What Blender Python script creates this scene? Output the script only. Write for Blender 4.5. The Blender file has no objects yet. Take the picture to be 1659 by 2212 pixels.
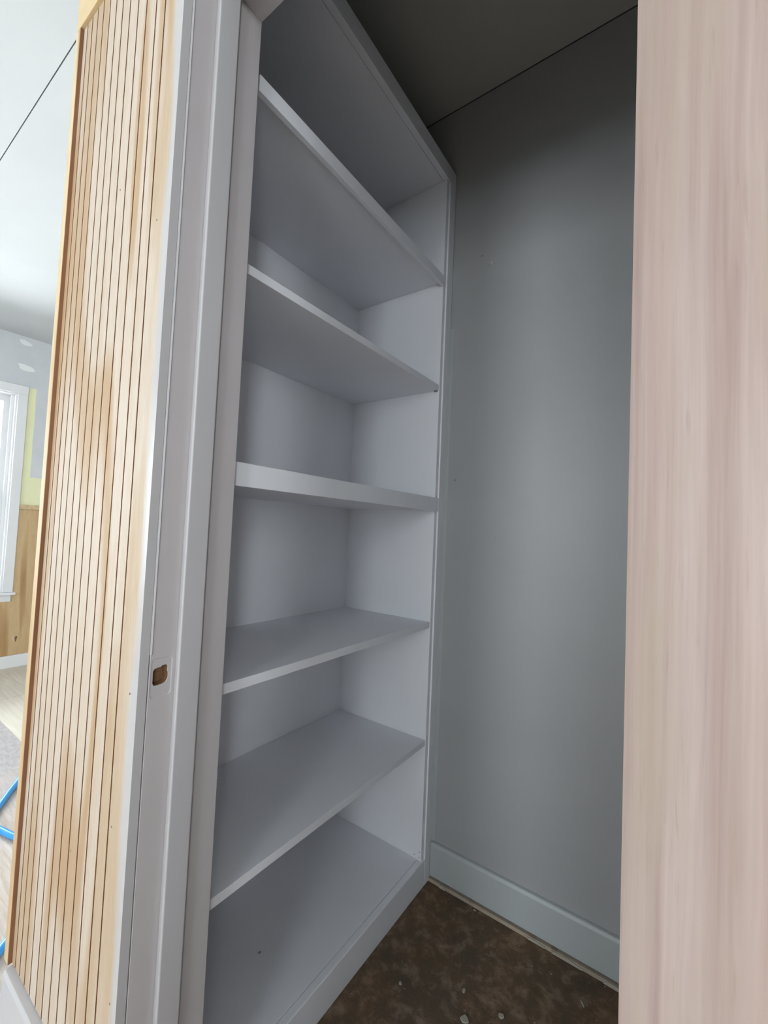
import bpy, bmesh, math, random
from mathutils import Vector, Matrix
random.seed(7)
scene = bpy.context.scene
COL = scene.collection

# ------------------------------------------------------------------ camera
cam_data = bpy.data.cameras.new('camera')
cam = bpy.data.objects.new('camera', cam_data)
COL.objects.link(cam)
YAW, PITCH, ROLL = 0.6187, 0.0430, 0.0439
CAM_POS = Vector((0.6610, -1.2734, 1.1025))
fwd = Vector((-math.sin(YAW)*math.cos(PITCH), math.cos(YAW)*math.cos(PITCH), math.sin(PITCH)))
rt = Vector((math.cos(YAW), math.sin(YAW), 0)); up = rt.cross(fwd)
c, s = math.cos(ROLL), math.sin(ROLL)
r2, u2 = rt*c + up*s, up*c - rt*s
cam.matrix_world = Matrix(((r2.x, u2.x, -fwd.x, CAM_POS.x), (r2.y, u2.y, -fwd.y, CAM_POS.y),
                           (r2.z, u2.z, -fwd.z, CAM_POS.z), (0, 0, 0, 1)))
cam_data.sensor_fit = 'VERTICAL'; cam_data.sensor_height = 36.0
cam_data.lens = 36.0*925.86/2212.0
cam_data.clip_start = 0.01
scene.camera = cam

# ------------------------------------------------------------------ sky, daylight and added fill lights, exposure
world = bpy.data.worlds.new('sky'); scene.world = world; world.use_nodes = True
bg = world.node_tree.nodes['Background']
bg.inputs[0].default_value = (0.86, 0.93, 1.0, 1); bg.inputs[1].default_value = 3.0
scene.view_settings.view_transform = 'Standard'
scene.view_settings.look = 'None'
scene.view_settings.gamma = 1.0
scene.view_settings.use_curve_mapping = False
scene.view_settings.exposure = 0.45

def daylight(name, loc, rot, sx, sy, power, col=(0.93, 0.97, 1.0)):
    l = bpy.data.lights.new(name, 'AREA'); l.shape = 'RECTANGLE'; l.size = sx; l.size_y = sy
    l.energy = power; l.color = col
    o = bpy.data.objects.new(name, l); COL.objects.link(o); o.location = loc; o.rotation_euler = rot
    return o
PI = math.pi
WIN_X, WIN_R = -3.46, -4.36
daylight('window_area_light', (WIN_X-.04, -0.76, 1.26), (0, -PI/2, 0), 1.36, 0.76, 64)
daylight('window_area_light', (WIN_X-.04, -2.70, 1.26), (0, -PI/2, 0), 1.36, 0.76, 34)  # added fill at an unseen window further along the far wall
daylight('window_area_light', (-0.60, WIN_R-.04, 1.46), (PI/2, 0, 0), 0.76, 1.36, 34)  # added fill from behind the camera, at an unseen rear window
daylight('window_area_light', (1.50, WIN_R-.04, 1.46), (PI/2, 0, 0), 0.76, 1.36, 30)  # added fill from the rear right, at an unseen window
daylight('window_area_light', (2.60, -3.05, 1.46), (0, PI/2, 0), 1.36, 0.76, 70)  # added fill from the right, onto jamb and shelf fronts

# ------------------------------------------------------------------ helpers
def box(bm, x0, x1, y0, y1, z0, z1):
    v = [bm.verts.new(p) for p in ((x0,y0,z0),(x1,y0,z0),(x1,y1,z0),(x0,y1,z0),(x0,y0,z1),(x1,y0,z1),(x1,y1,z1),(x0,y1,z1))]
    for f in ((3,2,1,0),(4,5,6,7),(0,1,5,4),(1,2,6,5),(2,3,7,6),(3,0,4,7)):
        bm.faces.new([v[i] for i in f])
    return bm
def B(*a):
    bm = bmesh.new()
    if isinstance(a[0], (tuple, list)):
        for q in a: box(bm, *q)
    else: box(bm, *a)
    return bm
def prism(poly, axis, a0, a1):
    """extrude a 2-D polygon along an axis ('x','y','z')"""
    bm = bmesh.new()
    def P(p, a):
        return {'x': (a, p[0], p[1]), 'y': (p[0], a, p[1]), 'z': (p[0], p[1], a)}[axis]
    lo = [bm.verts.new(P(p, a0)) for p in poly]; hi = [bm.verts.new(P(p, a1)) for p in poly]
    n = len(poly)
    bm.faces.new(lo); bm.faces.new(hi[::-1])
    for i in range(n): bm.faces.new((lo[i], hi[i], hi[(i+1) % n], lo[(i+1) % n]))
    bmesh.ops.recalc_face_normals(bm, faces=bm.faces)
    return bm
def wpos(o):
    p = Vector((0, 0, 0))
    while o: p = p + o.location; o = o.parent
    return p
def obj(name, bm, mat, parent=None, bevel=0.0, seg=2, origin=None, smooth=False):
    me = bpy.data.meshes.new(name)
    off = wpos(parent) if parent else Vector((0, 0, 0))
    org = Vector(origin) if origin is not None else off
    bmesh.ops.translate(bm, verts=bm.verts, vec=-org)
    bm.to_mesh(me); bm.free()
    if mat: me.materials.append(mat)
    if smooth:
        for p in me.polygons: p.use_smooth = True
    o = bpy.data.objects.new(name, me); COL.objects.link(o)
    o.location = org - off
    if parent: o.parent = parent
    if bevel:
        m = o.modifiers.new('bevel', 'BEVEL'); m.width = bevel; m.segments = seg; m.limit_method = 'ANGLE'
        m.harden_normals = False
    return o
def empty(name, loc):
    o = bpy.data.objects.new(name, None); COL.objects.link(o); o.location = loc; o.empty_display_size = .05
    return o
def tag(o, label=None, cat=None, group=None, kind=None):
    if label: o['label'] = label
    if cat: o['category'] = cat
    if group: o['group'] = group
    if kind: o['kind'] = kind
    return o
def struct(name, bm, mat, label, cat, **k):
    return tag(obj(name, bm, mat, **k), label, cat, kind='structure')
def cut(o, bm):
    """subtract a solid from an object's mesh for good"""
    t = obj('cutter', bm, None)
    m = o.modifiers.new('cut', 'BOOLEAN'); m.object = t; m.operation = 'DIFFERENCE'; m.solver = 'EXACT'
    bpy.context.view_layer.update()
    me = bpy.data.meshes.new_from_object(o.evaluated_get(bpy.context.evaluated_depsgraph_get()))
    o.modifiers.remove(m); old = o.data; o.data = me; bpy.data.meshes.remove(old)
    bpy.data.objects.remove(t)

# ------------------------------------------------------------------ materials
class N:
    def __init__(self, name):
        self.m = bpy.data.materials.new(name); self.m.use_nodes = True
        self.t = self.m.node_tree; self.b = self.t.nodes['Principled BSDF']
    def n(self, typ, **k):
        o = self.t.nodes.new(typ)
        for a, v in k.items(): setattr(o, a, v)
        return o
    def set(self, sock, v):
        if hasattr(v, 'links'): self.t.links.new(v, sock)
        elif isinstance(v, (tuple, list)) and len(v) == 3 and sock.type == 'RGBA': sock.default_value = (*v, 1)
        else: sock.default_value = v
    def pos(self, scale=(1,1,1), obj=False, loc=(0,0,0)):
        g = self.n('ShaderNodeTexCoord').outputs['Object'] if obj else self.n('ShaderNodeNewGeometry').outputs['Position']
        mp = self.n('ShaderNodeMapping'); self.set(mp.inputs[0], g); mp.inputs[3].default_value = scale; mp.inputs[1].default_value = loc
        return mp.outputs[0]
    def noise(self, vec, scale=1, detail=4, rough=.55, dist=0, out=0):
        o = self.n('ShaderNodeTexNoise'); self.set(o.inputs['Vector'], vec)
        o.inputs['Scale'].default_value = scale; o.inputs['Detail'].default_value = detail
        o.inputs['Roughness'].default_value = rough; o.inputs['Distortion'].default_value = dist
        return o.outputs[out]
    def math(self, op, a, b=0.0, c=0.0, clamp=False):
        o = self.n('ShaderNodeMath', operation=op); o.use_clamp = clamp
        self.set(o.inputs[0], a); self.set(o.inputs[1], b); self.set(o.inputs[2], c)
        return o.outputs[0]
    def ramp(self, v, a, b, lo=0.0, hi=1.0):
        o = self.n('ShaderNodeMapRange'); self.set(o.inputs[0], v)
        for i, x in zip((1, 2, 3, 4), (a, b, lo, hi)): o.inputs[i].default_value = x
        return o.outputs[0]
    def mix(self, f, a, b, mode='MIX'):
        o = self.n('ShaderNodeMix', data_type='RGBA', blend_type=mode)
        self.set(o.inputs[0], f); self.set(o.inputs[6], a); self.set(o.inputs[7], b)
        return o.outputs[2]
    def sep(self, v):
        o = self.n('ShaderNodeSeparateXYZ'); self.set(o.inputs[0], v); return o.outputs
    def bump(self, h, strength=.2, dist=.001):
        o = self.n('ShaderNodeBump'); o.inputs['Strength'].default_value = strength; o.inputs['Distance'].default_value = dist
        self.set(o.inputs['Height'], h); self.set(self.b.inputs['Normal'], o.outputs[0])
    def done(self, col, rough=.5, spec=.5):
        self.set(self.b.inputs['Base Color'], col); self.set(self.b.inputs['Roughness'], rough)
        self.b.inputs['Specular IOR Level'].default_value = spec
        return self.m

def paint(name, col, rough=.45, var=.04, brush=True, spec=.4):
    k = N(name)
    n1 = k.noise(k.pos((3, 3, 3)), 1.0, 3)
    n2 = k.noise(k.pos((90, 90, 14)) if brush else k.pos((60, 60, 60)), 1.0, 3)
    f = k.ramp(n1, .3, .7, 1-var, 1+var*.4)
    cc = k.mix(1.0, col, k.n('ShaderNodeCombineColor').outputs[0], 'MULTIPLY')
    comb = [x for x in k.t.nodes if x.bl_idname == 'ShaderNodeCombineColor'][0]
    for i in range(3): k.set(comb.inputs[i], f)
    k.bump(n2, .12, .0006)
    return k.done(cc, rough, spec)

M = {}
M['shelf_white'] = paint('shelf_white', (.83, .835, .875), .5)
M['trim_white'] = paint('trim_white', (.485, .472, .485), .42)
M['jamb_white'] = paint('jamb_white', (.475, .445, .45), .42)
M['closet_wall'] = paint('closet_wall', (.372, .372, .376), .42, .05, brush=False)
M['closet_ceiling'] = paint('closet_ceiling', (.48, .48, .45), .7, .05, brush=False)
M['room_ceiling'] = paint('room_ceiling', (.66, .68, .69), .8, .03, brush=False)
M['room_wall'] = paint('room_wall', (.82, .82, .81), .7, .04, brush=False)
M['window_white'] = paint('window_white', (.82, .82, .83), .4)
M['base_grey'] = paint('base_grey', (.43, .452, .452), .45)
M['dark_gap'] = paint('dark_gap', (.05, .05, .055), .9)
M['seam_grey'] = paint('seam_grey', (.25, .26, .27), .9)
M['chip'] = paint('chip', (.40, .36, .30), .8, .2, brush=False)
M['spackle'] = paint('spackle', (.86, .87, .87), .8, .03, brush=False)
M['hose_blue'] = paint('hose_blue', (.06, .36, .78), .35)
M['steel'] = paint('steel', (.35, .34, .32), .35)
M['steel'].node_tree.nodes['Principled BSDF'].inputs['Metallic'].default_value = .9

def glass_mat():
    k = N('window_glass')
    k.b.inputs['Roughness'].default_value = .02
    tr = k.n('ShaderNodeBsdfTransparent'); tr.inputs[0].default_value = (.95, .97, .97, 1)
    gl = k.n('ShaderNodeBsdfGlossy'); gl.inputs['Roughness'].default_value = .02
    fr = k.n('ShaderNodeFresnel'); fr.inputs[0].default_value = 1.45
    mx = k.n('ShaderNodeMixShader')
    k.set(mx.inputs[0], fr.outputs[0]); k.set(mx.inputs[1], tr.outputs[0]); k.set(mx.inputs[2], gl.outputs[0])
    k.t.links.new(mx.outputs[0], k.t.nodes['Material Output'].inputs[0])
    return k.m
M['glass'] = glass_mat()

def pine(name, light, tan, deep, axis='z', seed=(0,0,0), paint_edge=False, rough=.45, figure=1.0):
    k = N(name)
    st = {'z': (1, 1, .085), 'x': (.085, 1, 1), 'y': (1, .085, 1)}[axis]
    fine = k.noise(k.pos(tuple(220*q for q in st), loc=seed), 1, 3, .6)
    band = k.noise(k.pos(tuple(26*q for q in st), loc=seed), 1, 3, .55, .4)
    fig = k.noise(k.pos(tuple(4.2*q for q in st), loc=seed), 1, 2, .5, .9)
    rings = k.math('SINE', k.math('MULTIPLY', fig, 30.0))
    cath = k.ramp(rings, .15, .95)
    big = k.ramp(k.noise(k.pos(tuple(9*q for q in (st[0], st[1], st[2]*2.4)), loc=seed), 1, 2), .42, .66)
    c1 = k.mix(k.math('MULTIPLY', cath, .68*figure), light, tan)
    c2 = k.mix(k.math('MULTIPLY', k.math('MULTIPLY', big, cath), .55*figure), c1, deep)
    c3 = k.mix(k.ramp(band, .45, .8, 0, .35), c2, tan)
    c4 = k.mix(k.ramp(fine, .42, .75, 0, .26), c3, deep)
    k.bump(fine, .15, .0005)
    r = rough
    if paint_edge:
        P = k.n('ShaderNodeNewGeometry').outputs['Position']; x = k.sep(P)[0]
        streak = k.noise(k.pos((160, 160, 5)), 1, 4, .6)
        low = k.noise(k.pos((2, 2, 2.2)), 1, 2)
        e = k.math('ADD', x, k.math('ADD', k.math('MULTIPLY', streak, .024), k.math('MULTIPLY', low, .030)))
        msk = k.ramp(e, .0215, .0370)
        c4 = k.mix(msk, c4, (.45, .435, .44)); r = k.ramp(msk, 0, 1, rough, .38)
    return k.done(c4, r, .45)
M['pine_panel'] = pine('pine_panel', (.535, .455, .38), (.42, .30, .18), (.38, .22, .10), paint_edge=True, rough=.62)
M['pine_trim'] = pine('pine_trim', (.66, .52, .33), (.50, .33, .17), (.36, .20, .09), seed=(3, 1, 2))
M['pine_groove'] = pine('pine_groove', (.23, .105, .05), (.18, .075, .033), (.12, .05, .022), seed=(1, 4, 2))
M['pine_cap'] = pine('pine_cap', (.66, .50, .29), (.52, .35, .18), (.4, .22, .1), axis='x', seed=(5, 1, 2))
M['ply_wainscot'] = pine('ply_wainscot', (.62, .44, .24), (.48, .29, .13), (.33, .17, .06), seed=(7, 3, 1))
M['shaded_hole_wood'] = pine('shaded_hole_wood', (.22, .12, .06), (.16, .08, .035), (.08, .04, .02), axis='y')  # browns darkened to stand in for shade inside the latch hole
M['bare_wood'] = pine('bare_wood', (.42, .35, .28), (.34, .26, .19), (.2, .14, .09), axis='y', seed=(2, 2, 2))

def lauan():
    k = N('lauan_door')
    wob = k.noise(k.pos((14, 14, 3.0), obj=True), 1, 3, .6, out=1)
    va = k.n('ShaderNodeVectorMath', operation='MULTIPLY_ADD')
    k.set(va.inputs[0], wob); va.inputs[1].default_value = (.014, .014, .0); k.set(va.inputs[2], k.n('ShaderNodeTexCoord').outputs['Object'])
    def st(x, z):
        mp = k.n('ShaderNodeMapping'); k.set(mp.inputs[0], va.outputs[0]); mp.inputs[3].default_value = (x, x, z); return mp.outputs[0]
    fine = k.noise(st(420, 14), 1, 4, .65)
    band = k.noise(st(85, 2.6), 1, 4, .6, .3)
    big = k.noise(st(24, 4.0), 1, 4, .6, .6)
    pink = k.noise(st(30, 1.6), 1, 3, .6)
    speck = k.noise(st(330, 30), 1, 2, .5)
    c1 = k.mix(k.ramp(band, .32, .68), (.365, .262, .234), (.495, .395, .362))
    c2 = k.mix(k.ramp(big, .42, .66, 0, .75), c1, (.43, .34, .272))
    c2 = k.mix(k.ramp(pink, .5, .72, 0, .5), c2, (.53, .39, .36))
    c3 = k.mix(k.ramp(fine, .5, .8, 0, .3), c2, (.40, .285, .235))
    c4 = k.mix(k.ramp(speck, .64, .76, 0, .35), c3, (.32, .23, .185))
    k.bump(fine, .1, .0003)
    return k.done(c4, .40, .4)
M['lauan'] = lauan()

def closet_floor():
    k = N('closet_subfloor')
    a = k.noise(k.pos((5, 5, 5)), 1, 5, .65, .4); b = k.noise(k.pos((26, 26, 26)), 1, 6, .7, .3)
    d = k.noise(k.pos((120, 120, 120)), 1, 4, .7)
    c1 = k.mix(k.ramp(a, .35, .65), (.10, .070, .048), (.20, .115, .064))
    c2 = k.mix(k.ramp(b, .42, .7), c1, (.088, .070, .048))
    c3 = k.mix(k.ramp(b, .50, .30, 0, .6), c2, (.30, .235, .175))
    c4 = k.mix(k.ramp(d, .60, .72, 0, .7), c3, (.05, .035, .026))
    c5 = k.mix(k.ramp(d, .33, .26, 0, .6), c4, (.42, .36, .29))
    k.bump(k.math('ADD', b, k.math('MULTIPLY', d, .5)), .6, .004)
    return k.done(c5, .85, .3)
M['closet_floor'] = closet_floor()
def room_floor():
    k = N('worn_subfloor')
    g = k.noise(k.pos((9, 95, 9)), 1, 4, .6, .5); b = k.noise(k.pos((2.2, 2.2, 2.2)), 1, 3, .5)
    h = k.noise(k.pos((30, 60, 30)), 1, 4, .6)
    P = k.n('ShaderNodeNewGeometry').outputs['Position']; x = k.sep(P)[0]
    grey = k.ramp(k.math('ADD', x, k.math('MULTIPLY', k.math('SUBTRACT', b, .5), .9)), -1.35, -1.75)
    c1 = k.mix(k.ramp(g, .3, .7), (.52, .42, .35), (.70, .62, .56))
    c2 = k.mix(grey, c1, k.mix(k.ramp(h, .35, .65), (.40, .37, .37), (.54, .51, .51)))
    c3 = k.mix(k.ramp(h, .62, .75, 0, .5), c2, (.30, .22, .17))
    c4 = k.mix(k.ramp(h, .36, .28, 0, .6), c3, (.78, .75, .72))
    k.bump(h, .4, .002)
    return k.done(c4, .8, .3)
M['room_floor'] = room_floor()
def sheet_mat():
    k = N('new_plywood')
    g = k.noise(k.pos((4, 60, 4)), 1, 3, .6, .6)
    c1 = k.mix(k.ramp(g, .3, .7), (.68, .62, .51), (.80, .75, .66))
    return k.done(c1, .7, .3)
M['ply_sheet'] = sheet_mat()
def far_wall_mat():
    """grey drywall with an old strip of pale yellow paint left beside the window"""
    k = N('patched_wall')
    P = k.n('ShaderNodeNewGeometry').outputs['Position']; sx = k.sep(P)
    wob = k.math('MULTIPLY', k.math('SUBTRACT', k.noise(k.pos((6, 6, 6)), 1, 3), .5), .012)
    y = k.math('ADD', sx[1], wob); z = k.math('ADD', sx[2], wob)
    strip = k.math('MULTIPLY', k.math('LESS_THAN', y, -.226), k.math('LESS_THAN', z, 2.035))
    strip = k.math('MULTIPLY', strip, k.math('GREATER_THAN', y, -1.40))
    low = k.math('LESS_THAN', z, 1.377)
    f = k.math('MAXIMUM', strip, low)
    n = k.noise(k.pos((5, 5, 5)), 1, 3)
    grey = k.mix(k.ramp(n, .3, .7), (.62, .64, .67), (.70, .71, .73))
    return k.done(k.mix(f, grey, (.86, .86, .56)), .75, .3)
M['far_wall'] = far_wall_mat()

# ------------------------------------------------------------------ the setting: closet shell
ZC, ZR = 2.57, 2.40            # closet ceiling, room ceiling
XS = -0.368                    # back of the shelf unit
YW0, YW1 = -0.947, -0.822      # the wall with the door
XJ0, XJ1 = 0.020, 0.657        # clear opening
HD = 2.012                     # head height
struct('floor_closet', B(-.37, .95, YW0, 0.0, -.05, 0.0), M['closet_floor'], 'dark brown rough subfloor inside the closet', 'floor')
struct('wall_back', B(-.37, 1.05, 0.0, .10, -.05, ZC), M['closet_wall'], 'smooth grey painted wall at the back of the closet', 'wall')
struct('wall_closet_left', B(-.412, -.37, YW0, .10, -.05, ZC), M['room_wall'], 'thin closet side wall behind the shelves', 'wall')
struct('wall_closet_right', B(.95, 1.05, YW1, 0.0, -.05, ZC), M['closet_wall'], 'grey closet side wall behind the door', 'wall')
struct('wall_door', B((-.412, -.0002, YW0, YW1, -.05, ZC), (XJ1+.0202, 2.4, YW0, YW1, -.05, ZC), (-.0002, XJ1+.0202, YW0, YW1, HD+.0202, ZC)),
       M['room_wall'], 'wall with the closet doorway', 'wall')
struct('ceiling_closet', B(-.412, 1.05, YW0, .10, ZC, ZC+.05), M['closet_ceiling'], 'dim grey closet ceiling', 'ceiling')

# back wall details: small nail holes
wb = bpy.data.objects['wall_back']
def disc(x, y, z, r, axis='y', seg=10, depth=.0008):
    return prism([(x+r*math.cos(i*2*PI/seg), z+r*math.sin(i*2*PI/seg)) for i in range(seg)], 'y', y-depth, y)
for (x, z, r) in ((.137, 1.977, .005), (.127, 1.972, .002), (.102, 2.011, .002), (.035, 1.278, .0028), (.178, 1.095, .002)):
    obj('nail_hole', disc(x, -.0002, z, r), M['steel'] if r < .004 else M['closet_ceiling'], wb)

obj('ceiling_joint', B(-.3, .949, -.0018, -.0002, ZC-.0025, ZC-.0003), M['dark_gap'], wb)
# baseboard, with the wall's bottom plate showing in the gap under it
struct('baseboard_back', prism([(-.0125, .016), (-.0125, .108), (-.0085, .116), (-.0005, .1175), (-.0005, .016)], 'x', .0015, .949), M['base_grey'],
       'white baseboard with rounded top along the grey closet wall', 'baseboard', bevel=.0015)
struct('trim_1', B(.0005, .949, -.0165, -.0005, .0005, .0105), M['bare_wood'], 'raw wood strip in the gap under the white baseboard', 'trim')
bs = bpy.data.objects['trim_1']
for i, (x, w, h, d) in enumerate(((.04, .022, .010, .007), (.31, .05, .007, .005), (.375, .08, .008, .006), (.50, .05, .009, .006))):
    obj('plaster_bit', prism([(x, .0015), (x+w*.1, h), (x+w*.55, h*1.25), (x+w, h*.7), (x+w*.95, .0015)], 'y', -.0166-d*.5, -.0166), M['chip'], bs)
# caulk fillet in the corner between shelf frame and wall, missing near the top
struct('trim_2', prism([(.0002, -.0002), (.0002, -.009), (.0035, -.0055), (.0065, -.0025), (.0095, -.0002)], 'z', .119, 1.79), M['base_grey'],
       'rounded bead of white caulk between shelf frame and closet wall', 'trim', smooth=False)

# ------------------------------------------------------------------ door jambs
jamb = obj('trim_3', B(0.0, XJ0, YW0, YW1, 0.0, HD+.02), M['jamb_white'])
def rrect(y0, y1, z0, z1, r):
    pts = []
    for (cy, cz, a0) in ((y1-r, z1-r, 0), (y0+r, z1-r, 90), (y0+r, z0+r, 180), (y1-r, z0+r, 270)):
        for a in (0, 30, 60, 90):
            t = math.radians(a0+a); pts.append((cy+r*math.cos(t), cz+r*math.sin(t)))
    return pts
# shallow strike mortise, then the chiselled latch hole
cut(jamb, prism(rrect(-.9445, -.9135, .8405, .8975, .006), 'x', .0190, .03))
hole = [(-.941, .8795), (-.9385, .8825), (-.934, .8835), (-.930, .8835), (-.9275, .8855), (-.922, .8860), (-.9195, .8835), (-.9200, .8770),
        (-.9185, .8735), (-.9185, .8660), (-.9205, .8610), (-.9250, .8585), (-.9330, .8575), (-.9390, .8580), (-.9408, .8620)]
cut(jamb, prism(hole, 'x', .004, .03))
tag(jamb, 'white painted door jamb with a cut-out latch hole', 'door jamb', kind='structure')
b_ = jamb.modifiers.new('bevel', 'BEVEL'); b_.width = .0008; b_.segments = 1; b_.limit_method = 'ANGLE'
def inset(poly, k):
    cy = sum(p[0] for p in poly)/len(poly); cz = sum(p[1] for p in poly)/len(poly)
    return [(cy+(p[0]-cy)*k, cz+(p[1]-cz)*k) for p in poly]
bm = bmesh.new()                                   # wood lining of the hole, its shade put into the colour
o1 = [bm.verts.new((.0184, *p)) for p in inset(hole, .995)]; o2 = [bm.verts.new((.0045, *p)) for p in inset(hole, .97)]
for i in range(len(hole)):
    bm.faces.new((o1[i], o1[(i+1) % len(hole)], o2[(i+1) % len(hole)], o2[i]))
bm.faces.new(o2)
bmesh.ops.recalc_face_normals(bm, faces=bm.faces)
tag(obj('latch_hole', bm, M['shaded_hole_wood'], jamb), 'raw wood latch hole cut into the jamb')
# door stop (proud of the jamb)
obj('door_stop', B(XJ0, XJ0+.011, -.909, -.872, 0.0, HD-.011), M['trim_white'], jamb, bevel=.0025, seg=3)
# caulk line where the panel edge meets the jamb, upper part only
obj('caulk_line', prism([(.0172, YW0-.0010), (.0205, YW0-.0012), (.0215, YW0+.0012), (.0203, YW0+.003), (.0202, YW0-.0004)], 'z', .905, HD), M['trim_white'], jamb)
struct('trim_4', B(XJ0, XJ1, YW0, YW1, HD, HD+.02), M['jamb_white'], 'white head jamb over the doorway', 'door jamb', bevel=.001)
obj('door_stop', B(XJ0, XJ1, -.909, -.872, HD-.011, HD), M['trim_white'], bpy.data.objects['trim_4'], bevel=.0025, seg=3)
struct('trim_5', B(XJ1, XJ1+.02, YW0, YW1, 0.0, HD+.02), M['jamb_white'], 'white hinge-side door jamb behind the door', 'door jamb', bevel=.001)
obj('door_stop', B(XJ1-.011, XJ1, -.909, -.872, 0.0, HD-.011), M['trim_white'], bpy.data.objects['trim_5'], bevel=.0025, seg=3)

# ------------------------------------------------------------------ door slab, swung wide open towards the camera
door = empty('door_1', (XJ1+.003, -.962, .012))
tag(door, 'open flush door of pinkish unpainted lauan plywood', 'door', kind='structure')
T, DW, DH = .035, .628, 1.985
DL = door.location.copy()
def dobj(name, b6, mat, parent=door, **k):
    bm = B(*b6); bmesh.ops.translate(bm, verts=bm.verts, vec=wpos(parent)); return obj(name, bm, mat, parent, **k)
dobj('door_core', (-DW, 0, .004, T-.004, 0, DH), M['pine_trim'])
dobj('door_skin', (-DW, 0, T-.004, T, 0, DH), M['lauan'], bevel=.0007)
dobj('door_skin', (-DW, 0, 0, .004, 0, DH), M['lauan'], bevel=.0007)
for z in (.2, .99, 1.78):
    h = dobj('hinge', (.0002, .0022, .004, T-.004, z-.045, z+.045), M['steel'])
door.rotation_euler = (0, 0, math.radians(125))

# ------------------------------------------------------------------ grooved pine panel beside the doorway
PF, PB = -.962, -.9475
panel = empty('grooved_pine_panel', (-.19, PB, .237))
tag(panel, 'tall grooved pine panel beside the doorway, right edge smeared with white paint', 'panel')
ZP0, ZP1 = .2375, 2.135
obj('backing', B(-.395, -.0408, PF+.0028, PB, ZP0, ZP1), M['pine_groove'], panel)
gx = [-.395, -.377, -.352, -.325, -.297, -.266, -.236, -.206, -.174, -.140, -.107, -.071, -.040, .0196]
for a, b in zip(gx[:-1], gx[1:]):
    g = .0038
    x0 = a+g*.5 if a > -.394 else a
    x1 = b-g*.5 if b < .017 else b
    st = obj('strip', B(x0, x1, PF, PF+.0027 if b < .017 else PB-.0012, ZP0, ZP1), M['pine_panel'], panel)
    st.data.materials.append(M['pine_groove'])          # brown saw-cut flanks of the grooves
    for f in st.data.polygons:
        if abs(f.normal.x) > .9 and f.center.x + panel.location.x < .015: f.material_index = 1
for (x, z) in ((-.03, .647), (-.166, .551), (-.002, .848), (-.019, 1.57), (-.16, 1.68), (.001, .417)):
    obj('nail_head', disc(x, PF-.0001, z, .0016, depth=.0004), M['steel'], panel)
ct = obj('corner_trim', B(-.417, -.3966, PF-.007, PB, ZP0, ZP1-.001), M['pine_trim'])
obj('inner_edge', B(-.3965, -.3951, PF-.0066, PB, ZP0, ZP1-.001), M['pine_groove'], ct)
tag(ct, 'narrow pine corner strip along the outer edge of the grooved panel', 'corner trim')
cap = obj('cap_board', B(-.417, .70, PF-.007, PB, ZP1+.0006, ZP1+.09), M['pine_cap'], bevel=.001)
tag(cap, 'horizontal pine board across the top of the grooved panel', 'trim board')
bb = struct('baseboard_front', prism([(-.9475, .0), (-.9770, .0), (-.9770, .229), (-.974, .2355), (-.9475, .237)], 'x', -.392, .0175), M['trim_white'],
            'white baseboard under the grooved pine panel', 'baseboard', bevel=.0012)
obj('nail_head', B(-.290, -.2865, -.978, -.9771, .196, .199), M['steel'], bb)

# ------------------------------------------------------------------ built-in shelves
sh = empty('built_in_shelves', (-.18, -.44, 0))
tag(sh, 'tall white built-in closet shelving unit with six open compartments', 'shelves')
W = M['shelf_white']
YL, YR = YW1+.017, -.058        # inside faces of the two side panels
XF = -.007                      # front of the set-back shelves
obj('back_panel', B(XS, XS+.006, YL, YR, .082, 2.277), W, sh)
obj('side_panel', B(XS, -.005, YR, YR+.0155, 0, 2.277), W, sh, bevel=.0006)
obj('side_panel', B(XS, -.005, YW1+.001, YL, 0, 2.277), W, sh, bevel=.0006)
obj('stile', B(-.019, 0, YR+.0165, -.0028, 0, 2.277), W, sh, bevel=.0012)
obj('top_board', B(XS, -.0195, YW1+.001, -.003, 2.277, 2.296), W, sh)
obj('top_rail', B(-.019, 0, YW1+.001, -.0028, 2.2775, 2.328), W, sh, bevel=.0012)
def shelf(z0, z1, x1=XF, bev=.001):
    return obj('shelf', B(XS+.0065, x1, YL+.0005, YR-.0005, z0, z1), W, sh, bevel=bev)
s1 = shelf(1.925, 1.944, -.0125); obj('nosing', B(-.012, .0, YL+.0005, YR-.0005, 1.912, 1.944), W, s1, bevel=.001)
s2 = shelf(1.5652, 1.5835)
s3 = shelf(1.176, 1.2138, -.0195); obj('nosing', B(-.019, 0, YL-.016, YR+.0155, 1.171, 1.2145), W, s3, bevel=.001)
s4 = shelf(.7995, .8185)
s5 = shelf(.4321, .4504)
s6 = shelf(.063, .082, -.0195)
obj('bottom_rail', B(-.019, 0, YW1+.001, YR+.0155, 0, .0815), W, sh, bevel=.0025, seg=3)
obj('shelf_pin', B(-.022, -.010, YR-.006, YR-.0006, 1.5615, 1.5648), M['steel'], sh)
obj('scuff_mark', B(-.166, -.162, -.551, -.544, .0821, .0825), M['steel'], s6)
for (x, z) in ((-.012, .106), (-.012, .090), (-.030, .092)):
    obj('nail_hole', B(x-.001, x+.001, YR-.0006, YR-.0001, z-.0014, z+.0014), M['dark_gap'], sh)

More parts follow.
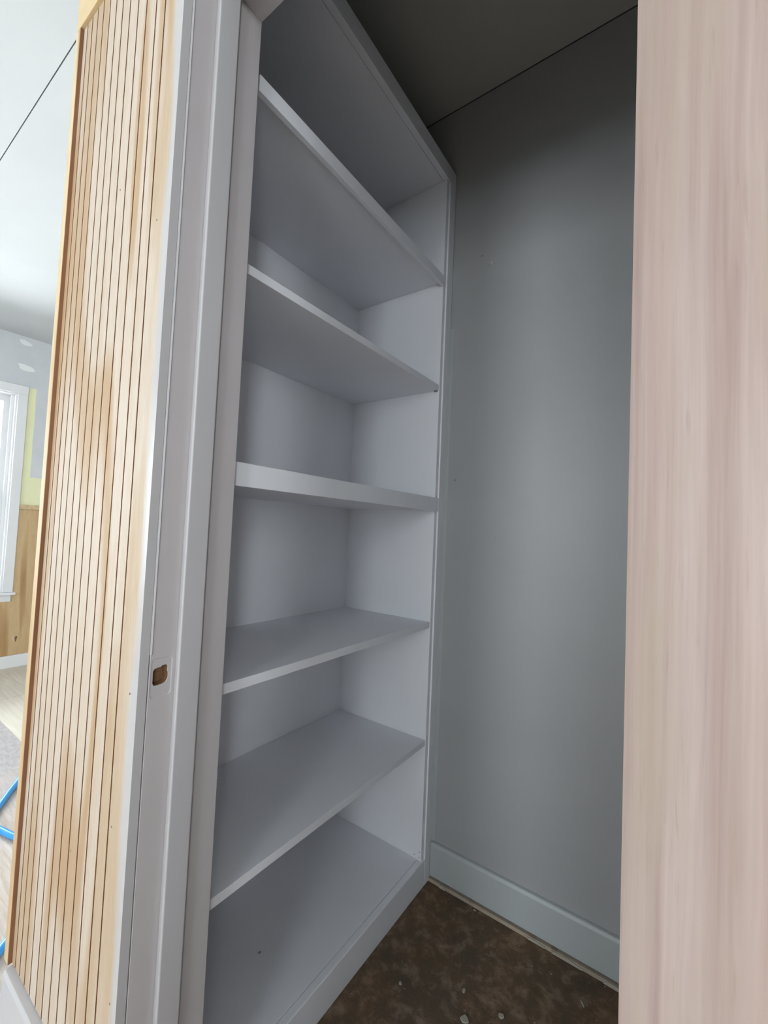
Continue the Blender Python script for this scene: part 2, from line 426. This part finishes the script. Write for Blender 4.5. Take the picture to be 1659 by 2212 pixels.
# ------------------------------------------------------------------ the room outside
struct('floor', B((-3.46, 2.4, -4.2, YW0, -.05, 0.0), (-3.46, -.412, YW0, 1.6, -.05, 0.0)), M['room_floor'], 'worn unfinished subfloor of the outer room', 'floor')
for i, (x0, x1, lab) in enumerate(((-3.278, -2.634, 'pale plywood sheet lying against the far baseboard'), (-2.630, -1.78, 'pale plywood sheet on the floor nearer the grooved panel'))):
    o = obj('plywood_sheet', B(x0, x1, -.532, 1.30, .0005, .007), M['ply_sheet']); tag(o, lab, 'plywood sheet')
WT = .16
def wall_with_openings(name, horiz, fixed, lo, hi, holes, z0, z1, mat, label):
    """wall along x or y with rectangular window holes (a0,a1,zb,zt); fixed=(inner,outer)"""
    bm = bmesh.new(); f0, f1 = sorted(fixed)
    def bx(a0, a1, zb, zt):
        if horiz == 'y': box(bm, f0, f1, a0, a1, zb, zt)
        else: box(bm, a0, a1, f0, f1, zb, zt)
    cur = lo
    for (a0, a1, zb, zt) in sorted(holes):
        bx(cur, a0, z0, z1); bx(a0, a1, z0, zb); bx(a0, a1, zt, z1); cur = a1
    bx(cur, hi, z0, z1)
    return struct(name, bm, mat, label, 'wall')
WZ0, WZ1 = .545, 1.976
wl = wall_with_openings('wall_left', 'y', (-3.3, -3.3-WT), -4.2, 1.6, [(-1.19, -.33, WZ0, WZ1), (-3.13, -2.27, WZ0, WZ1)], -.05, ZR+.06, M['far_wall'],
                        'grey patched wall with a pale yellow strip beside the window')
wall_with_openings('wall_rear', 'x', (-4.2, -4.2-WT), -3.46, 2.4, [(-1.03, -.17, WZ0+.2, WZ1+.2), (1.07, 1.93, WZ0+.2, WZ1+.2)], -.05, ZR+.06, M['room_wall'], 'plain wall behind the viewpoint')
wall_with_openings('wall_right', 'y', (2.4, 2.4+WT), -4.36, YW1, [(-3.48, -2.62, WZ0+.2, WZ1+.2)], -.05, ZC, M['room_wall'], 'plain wall on the right side of the room')
struct('wall_front', B(-3.46, -.37, 1.6, 1.7, -.05, ZR+.06), M['room_wall'], 'plain wall past the closet', 'wall')
struct('wall_passage', B(-.412, -.37, .1002, 1.6, -.05, ZR+.06), M['room_wall'], 'plain wall behind the closet corner', 'wall')
ceil = struct('ceiling', B((-3.46, 2.4, -4.36, YW0-.0005, ZR+.012, ZR+.06), (-3.46, -.4125, YW0-.0005, 1.6, ZR+.012, ZR+.06)), M['seam_grey'], 'white panelled ceiling of the outer room', 'ceiling')
SEAM = -.886
obj('ceiling_panel', prism([(-3.3, -4.2), (2.4, -4.2), (2.4, YW0-.001), (-.413, YW0-.001), (-.413, SEAM), (-3.3, SEAM)], 'z', ZR, ZR+.0115), M['room_ceiling'], ceil)
obj('ceiling_panel', B(-3.3, -.413, SEAM+.003, 1.6, ZR, ZR+.0115), M['room_ceiling'], ceil)
# filler patches on the far wall
for (y0, y1, z0, z1) in ((-.350, -.268, 2.335, 2.372), (-.345, -.243, 2.150, 2.196)):
    poly = [(y0, z1), (y0+.03, z1+.001), (y1-.02, z1-.008), (y1, z0+.018), (y1-.015, z0+.004), (y0+.035, z0), (y0+.012, z0+.01)]
    obj('spackle_patch', prism(poly, 'x', -3.2998, -3.2990), M['spackle'], wl)
# wainscot
wain = empty('plywood_wainscot', (-3.3, .2, .092))
tag(wain, 'knotty plywood wainscot panel under and beside the far window', 'wainscot')
obj('wainscot_panel', prism([(-2.2, .093), (1.59, .093), (1.59, 1.140), (-.276, 1.140), (-.276, .478), (-1.245, .478), (-1.245, 1.140), (-2.2, 1.140)], 'x', -3.2995, -3.2885), M['ply_wainscot'], wain)
obj('wainscot_cap', B(-3.2995, -3.277, -.2755, 1.59, 1.1405, 1.174), M['pine_cap'], wain, bevel=.002)
kn = obj('knot_ring', prism([(-.243+.017*math.cos(i*PI/6), .210+.02*math.sin(i*PI/6)) for i in range(12)], 'x', -3.2884, -3.2878), M['pine_trim'], wain)
obj('knot_hole', prism([(-.236+.008*math.cos(i*PI/6), .216+.010*math.sin(i*PI/6)) for i in range(7)] + [(-.243, .205), (-.240, .186), (-.235, .186), (-.231, .205)], 'x', -3.2877, -3.2872), M['shaded_hole_wood'], kn)
struct('baseboard_left', prism([(-3.2995, .0), (-3.279, .0), (-3.279, .088), (-3.282, .092), (-3.2995, .092)], 'y', -4.19, 1.59), M['window_white'], 'low white baseboard under the far plywood wainscot', 'baseboard')

# windows: one in view, the others unseen and added for light
def make_window(name, label, origin, rotz):
    """double-hung window; local +x points into the room, y along the wall, origin at the wall's inner face, floor level, window centre"""
    root = empty(name, (0, 0, 0)); hw = .43; w = M['window_white']
    def p(n, bm, mat=w, par=root, **k): return obj(n, bm, mat, par, **k)
    p('window_jamb', B((-.155, 0, -hw, -hw+.012, WZ0, WZ1), (-.155, 0, hw-.012, hw, WZ0, WZ1), (-.155, 0, -hw+.012, hw-.012, WZ1-.012, WZ1), (-.155, 0, -hw+.012, hw-.012, WZ0, WZ0+.012)))
    for sy in (-1, 1):
        a, b = sorted((sy*(hw-.004), sy*(hw+.053)))
        p('side_casing', B(.0002, .019, a, b, WZ0+.0005, WZ1-.004), bevel=.002)
    p('head_casing', B(.0002, .021, -hw-.053, hw+.053, WZ1-.0035, WZ1+.058), bevel=.002)
    p('window_stool', B(.0002, .045, -hw-.065, hw+.065, WZ0-.018, WZ0), bevel=.004)
    p('window_apron', prism([(.0002, WZ0-.068), (.014, WZ0-.068), (.020, WZ0-.0185), (.0002, WZ0-.0185)], 'y', -hw-.05, hw+.05) if False else
      B(.0002, .016, -hw-.045, hw+.045, WZ0-.066, WZ0-.0185), bevel=.002)
    zm = 1.235
    for (x0, x1, za, zb) in ((-.085, -.052, WZ0+.0125, zm+.02), (-.122, -.089, zm-.02, WZ1-.0125)):
        sw = .045; y0, y1 = -hw+.0125, hw-.0125
        sash = p('sash', B((x0, x1, y0, y0+sw, za, zb), (x0, x1, y1-sw, y1, za, zb), (x0, x1, y0+sw, y1-sw, za, za+sw), (x0, x1, y0+sw, y1-sw, zb-sw, zb)))
        p('pane', B((x0+x1)/2-.002, (x0+x1)/2+.002, y0+sw, y1-sw, za+sw, zb-sw) if False else B(((x0+x1)/2-.002, (x0+x1)/2+.002, y0+sw, y1-sw, za+sw, zb-sw)), M['glass'], sash)
    p('side_stop', B((-.051, -.038, -hw+.0122, -hw+.030, WZ0+.0125, WZ1-.0125), (-.051, -.038, hw-.030, hw-.0122, WZ0+.0125, WZ1-.0125)))
    root.location = origin; root.rotation_euler = (0, 0, rotz)
    return tag(root, label, 'window', kind='structure')
w1 = make_window('window_1', 'bright white-framed double-hung window in the far grey wall', (-3.3, -.76, 0), 0)
def copy_tree(o, parent=None):
    k = o.copy(); COL.objects.link(k); k.parent = parent
    for ch in o.children: copy_tree(ch, k)
    return k
for nm, loc, rz, lab in (('fill_window_2', (-3.3, -2.70, 0), 0, 'unseen window added for light, further along the far grey wall'),  # out-of-view copies, added to let more light in
                         ('fill_window_3', (-.6, -4.2, .2), PI/2, 'unseen window added for light, behind the viewpoint on the left'),
                         ('fill_window_5', (2.4, -3.05, .2), PI, 'unseen window added for light, in the right wall behind the viewpoint'),
                         ('fill_window_4', (1.5, -4.2, .2), PI/2, 'unseen window added for light, behind the viewpoint on the right')):
    k = copy_tree(w1); k.name = nm; k.location = loc; k.rotation_euler = (0, 0, rz); k['label'] = lab

# ------------------------------------------------------------------ blue hose on the floor
cu = bpy.data.curves.new('blue_air_hose', 'CURVE'); cu.dimensions = '3D'; cu.bevel_depth = .0105; cu.bevel_resolution = 3
pts = [(-1.00, -1.45), (-1.10, -1.05), (-1.30, -.82), (-1.434, -.73), (-1.535, -.664), (-1.65, -.57), (-1.60, -.40), (-1.30, -.36), (-1.08, -.52), (-1.08, -.70), (-1.199, -.75), (-1.267, -.768),
       (-1.42, -.82), (-1.66, -1.10), (-1.40, -1.62), (-.80, -1.50), (-.60, -1.14), (-.65, -.98), (-.733, -.888), (-.761, -.857), (-.86, -.74), (-.90, -.10), (-.95, .6)]
sp = cu.splines.new('BEZIER'); sp.bezier_points.add(len(pts)-1)
for q, (x, y) in zip(sp.bezier_points, pts):
    q.co = (x, y, .011); q.handle_left_type = q.handle_right_type = 'AUTO'
tmp = bpy.data.objects.new('tmp', cu); COL.objects.link(tmp); bpy.context.view_layer.update()
me = bpy.data.meshes.new_from_object(tmp.evaluated_get(bpy.context.evaluated_depsgraph_get())); bpy.data.objects.remove(tmp)
for f in me.polygons: f.use_smooth = True
me.materials.clear(); me.materials.append(M['hose_blue'])
hose = bpy.data.objects.new('blue_air_hose', me); COL.objects.link(hose)
tag(hose, 'bright blue hose coiled across the worn floor', 'hose')

# ------------------------------------------------------------------ debris on the closet floor
def chip(x, y, r, h, sq=1.0, rot=0.0):
    n = 7; pts = []
    for i in range(n):
        a = i*2*PI/n; rr = r*random.uniform(.65, 1.15)
        px, py = rr*math.cos(a), rr*math.sin(a)*sq
        pts.append((x+px*math.cos(rot)-py*math.sin(rot), y+px*math.sin(rot)+py*math.cos(rot)))
    return prism(pts, 'z', .0008, h)
for (x, y, r, h, sq, rot, lab) in (
        (.259, -.306, .0120, .004, .8, 0, 'largest pale plaster chip on the brown closet floor'),
        (.322, -.248, .0075, .004, .9, 1, 'tan plaster chip to the right of the largest chip'),
        (.231, -.250, .0050, .004, .8, 2, 'small white chip just above the largest chip'),
        (.100, -.331, .0045, .004, .9, 1, 'small white chip near the shelf base'),
        (.162, -.026, .0050, .003, .6, 0, 'pale chip close to the baseboard'),
        (.468, -.103, .0100, .003, .12, -.9, 'thin white sliver on the closet floor beside the door')):
    o = obj('plaster_chip', chip(x, y, r, h, sq, rot), M['chip']); tag(o, lab, 'chip', 'plaster chips on the closet floor')
bm = bmesh.new()
for i in range(110):
    x, y = random.uniform(.01, .62), random.uniform(-.62, -.015); r = random.uniform(.0006, .0019)
    a = random.uniform(0, 6.28)
    v = [bm.verts.new((x+r*math.cos(a+t), y+r*math.sin(a+t)*random.uniform(.5, 1), .0006)) for t in (0, 1.6, 3.1, 4.7)]
    tpt = bm.verts.new((x, y, .0006+r))
    for i in range(4): bm.faces.new((v[i], v[(i+1) % 4], tpt))
tag(obj('floor_grit', bm, M['chip']), 'fine pale grit scattered over the closet floor', 'grit', kind='stuff')
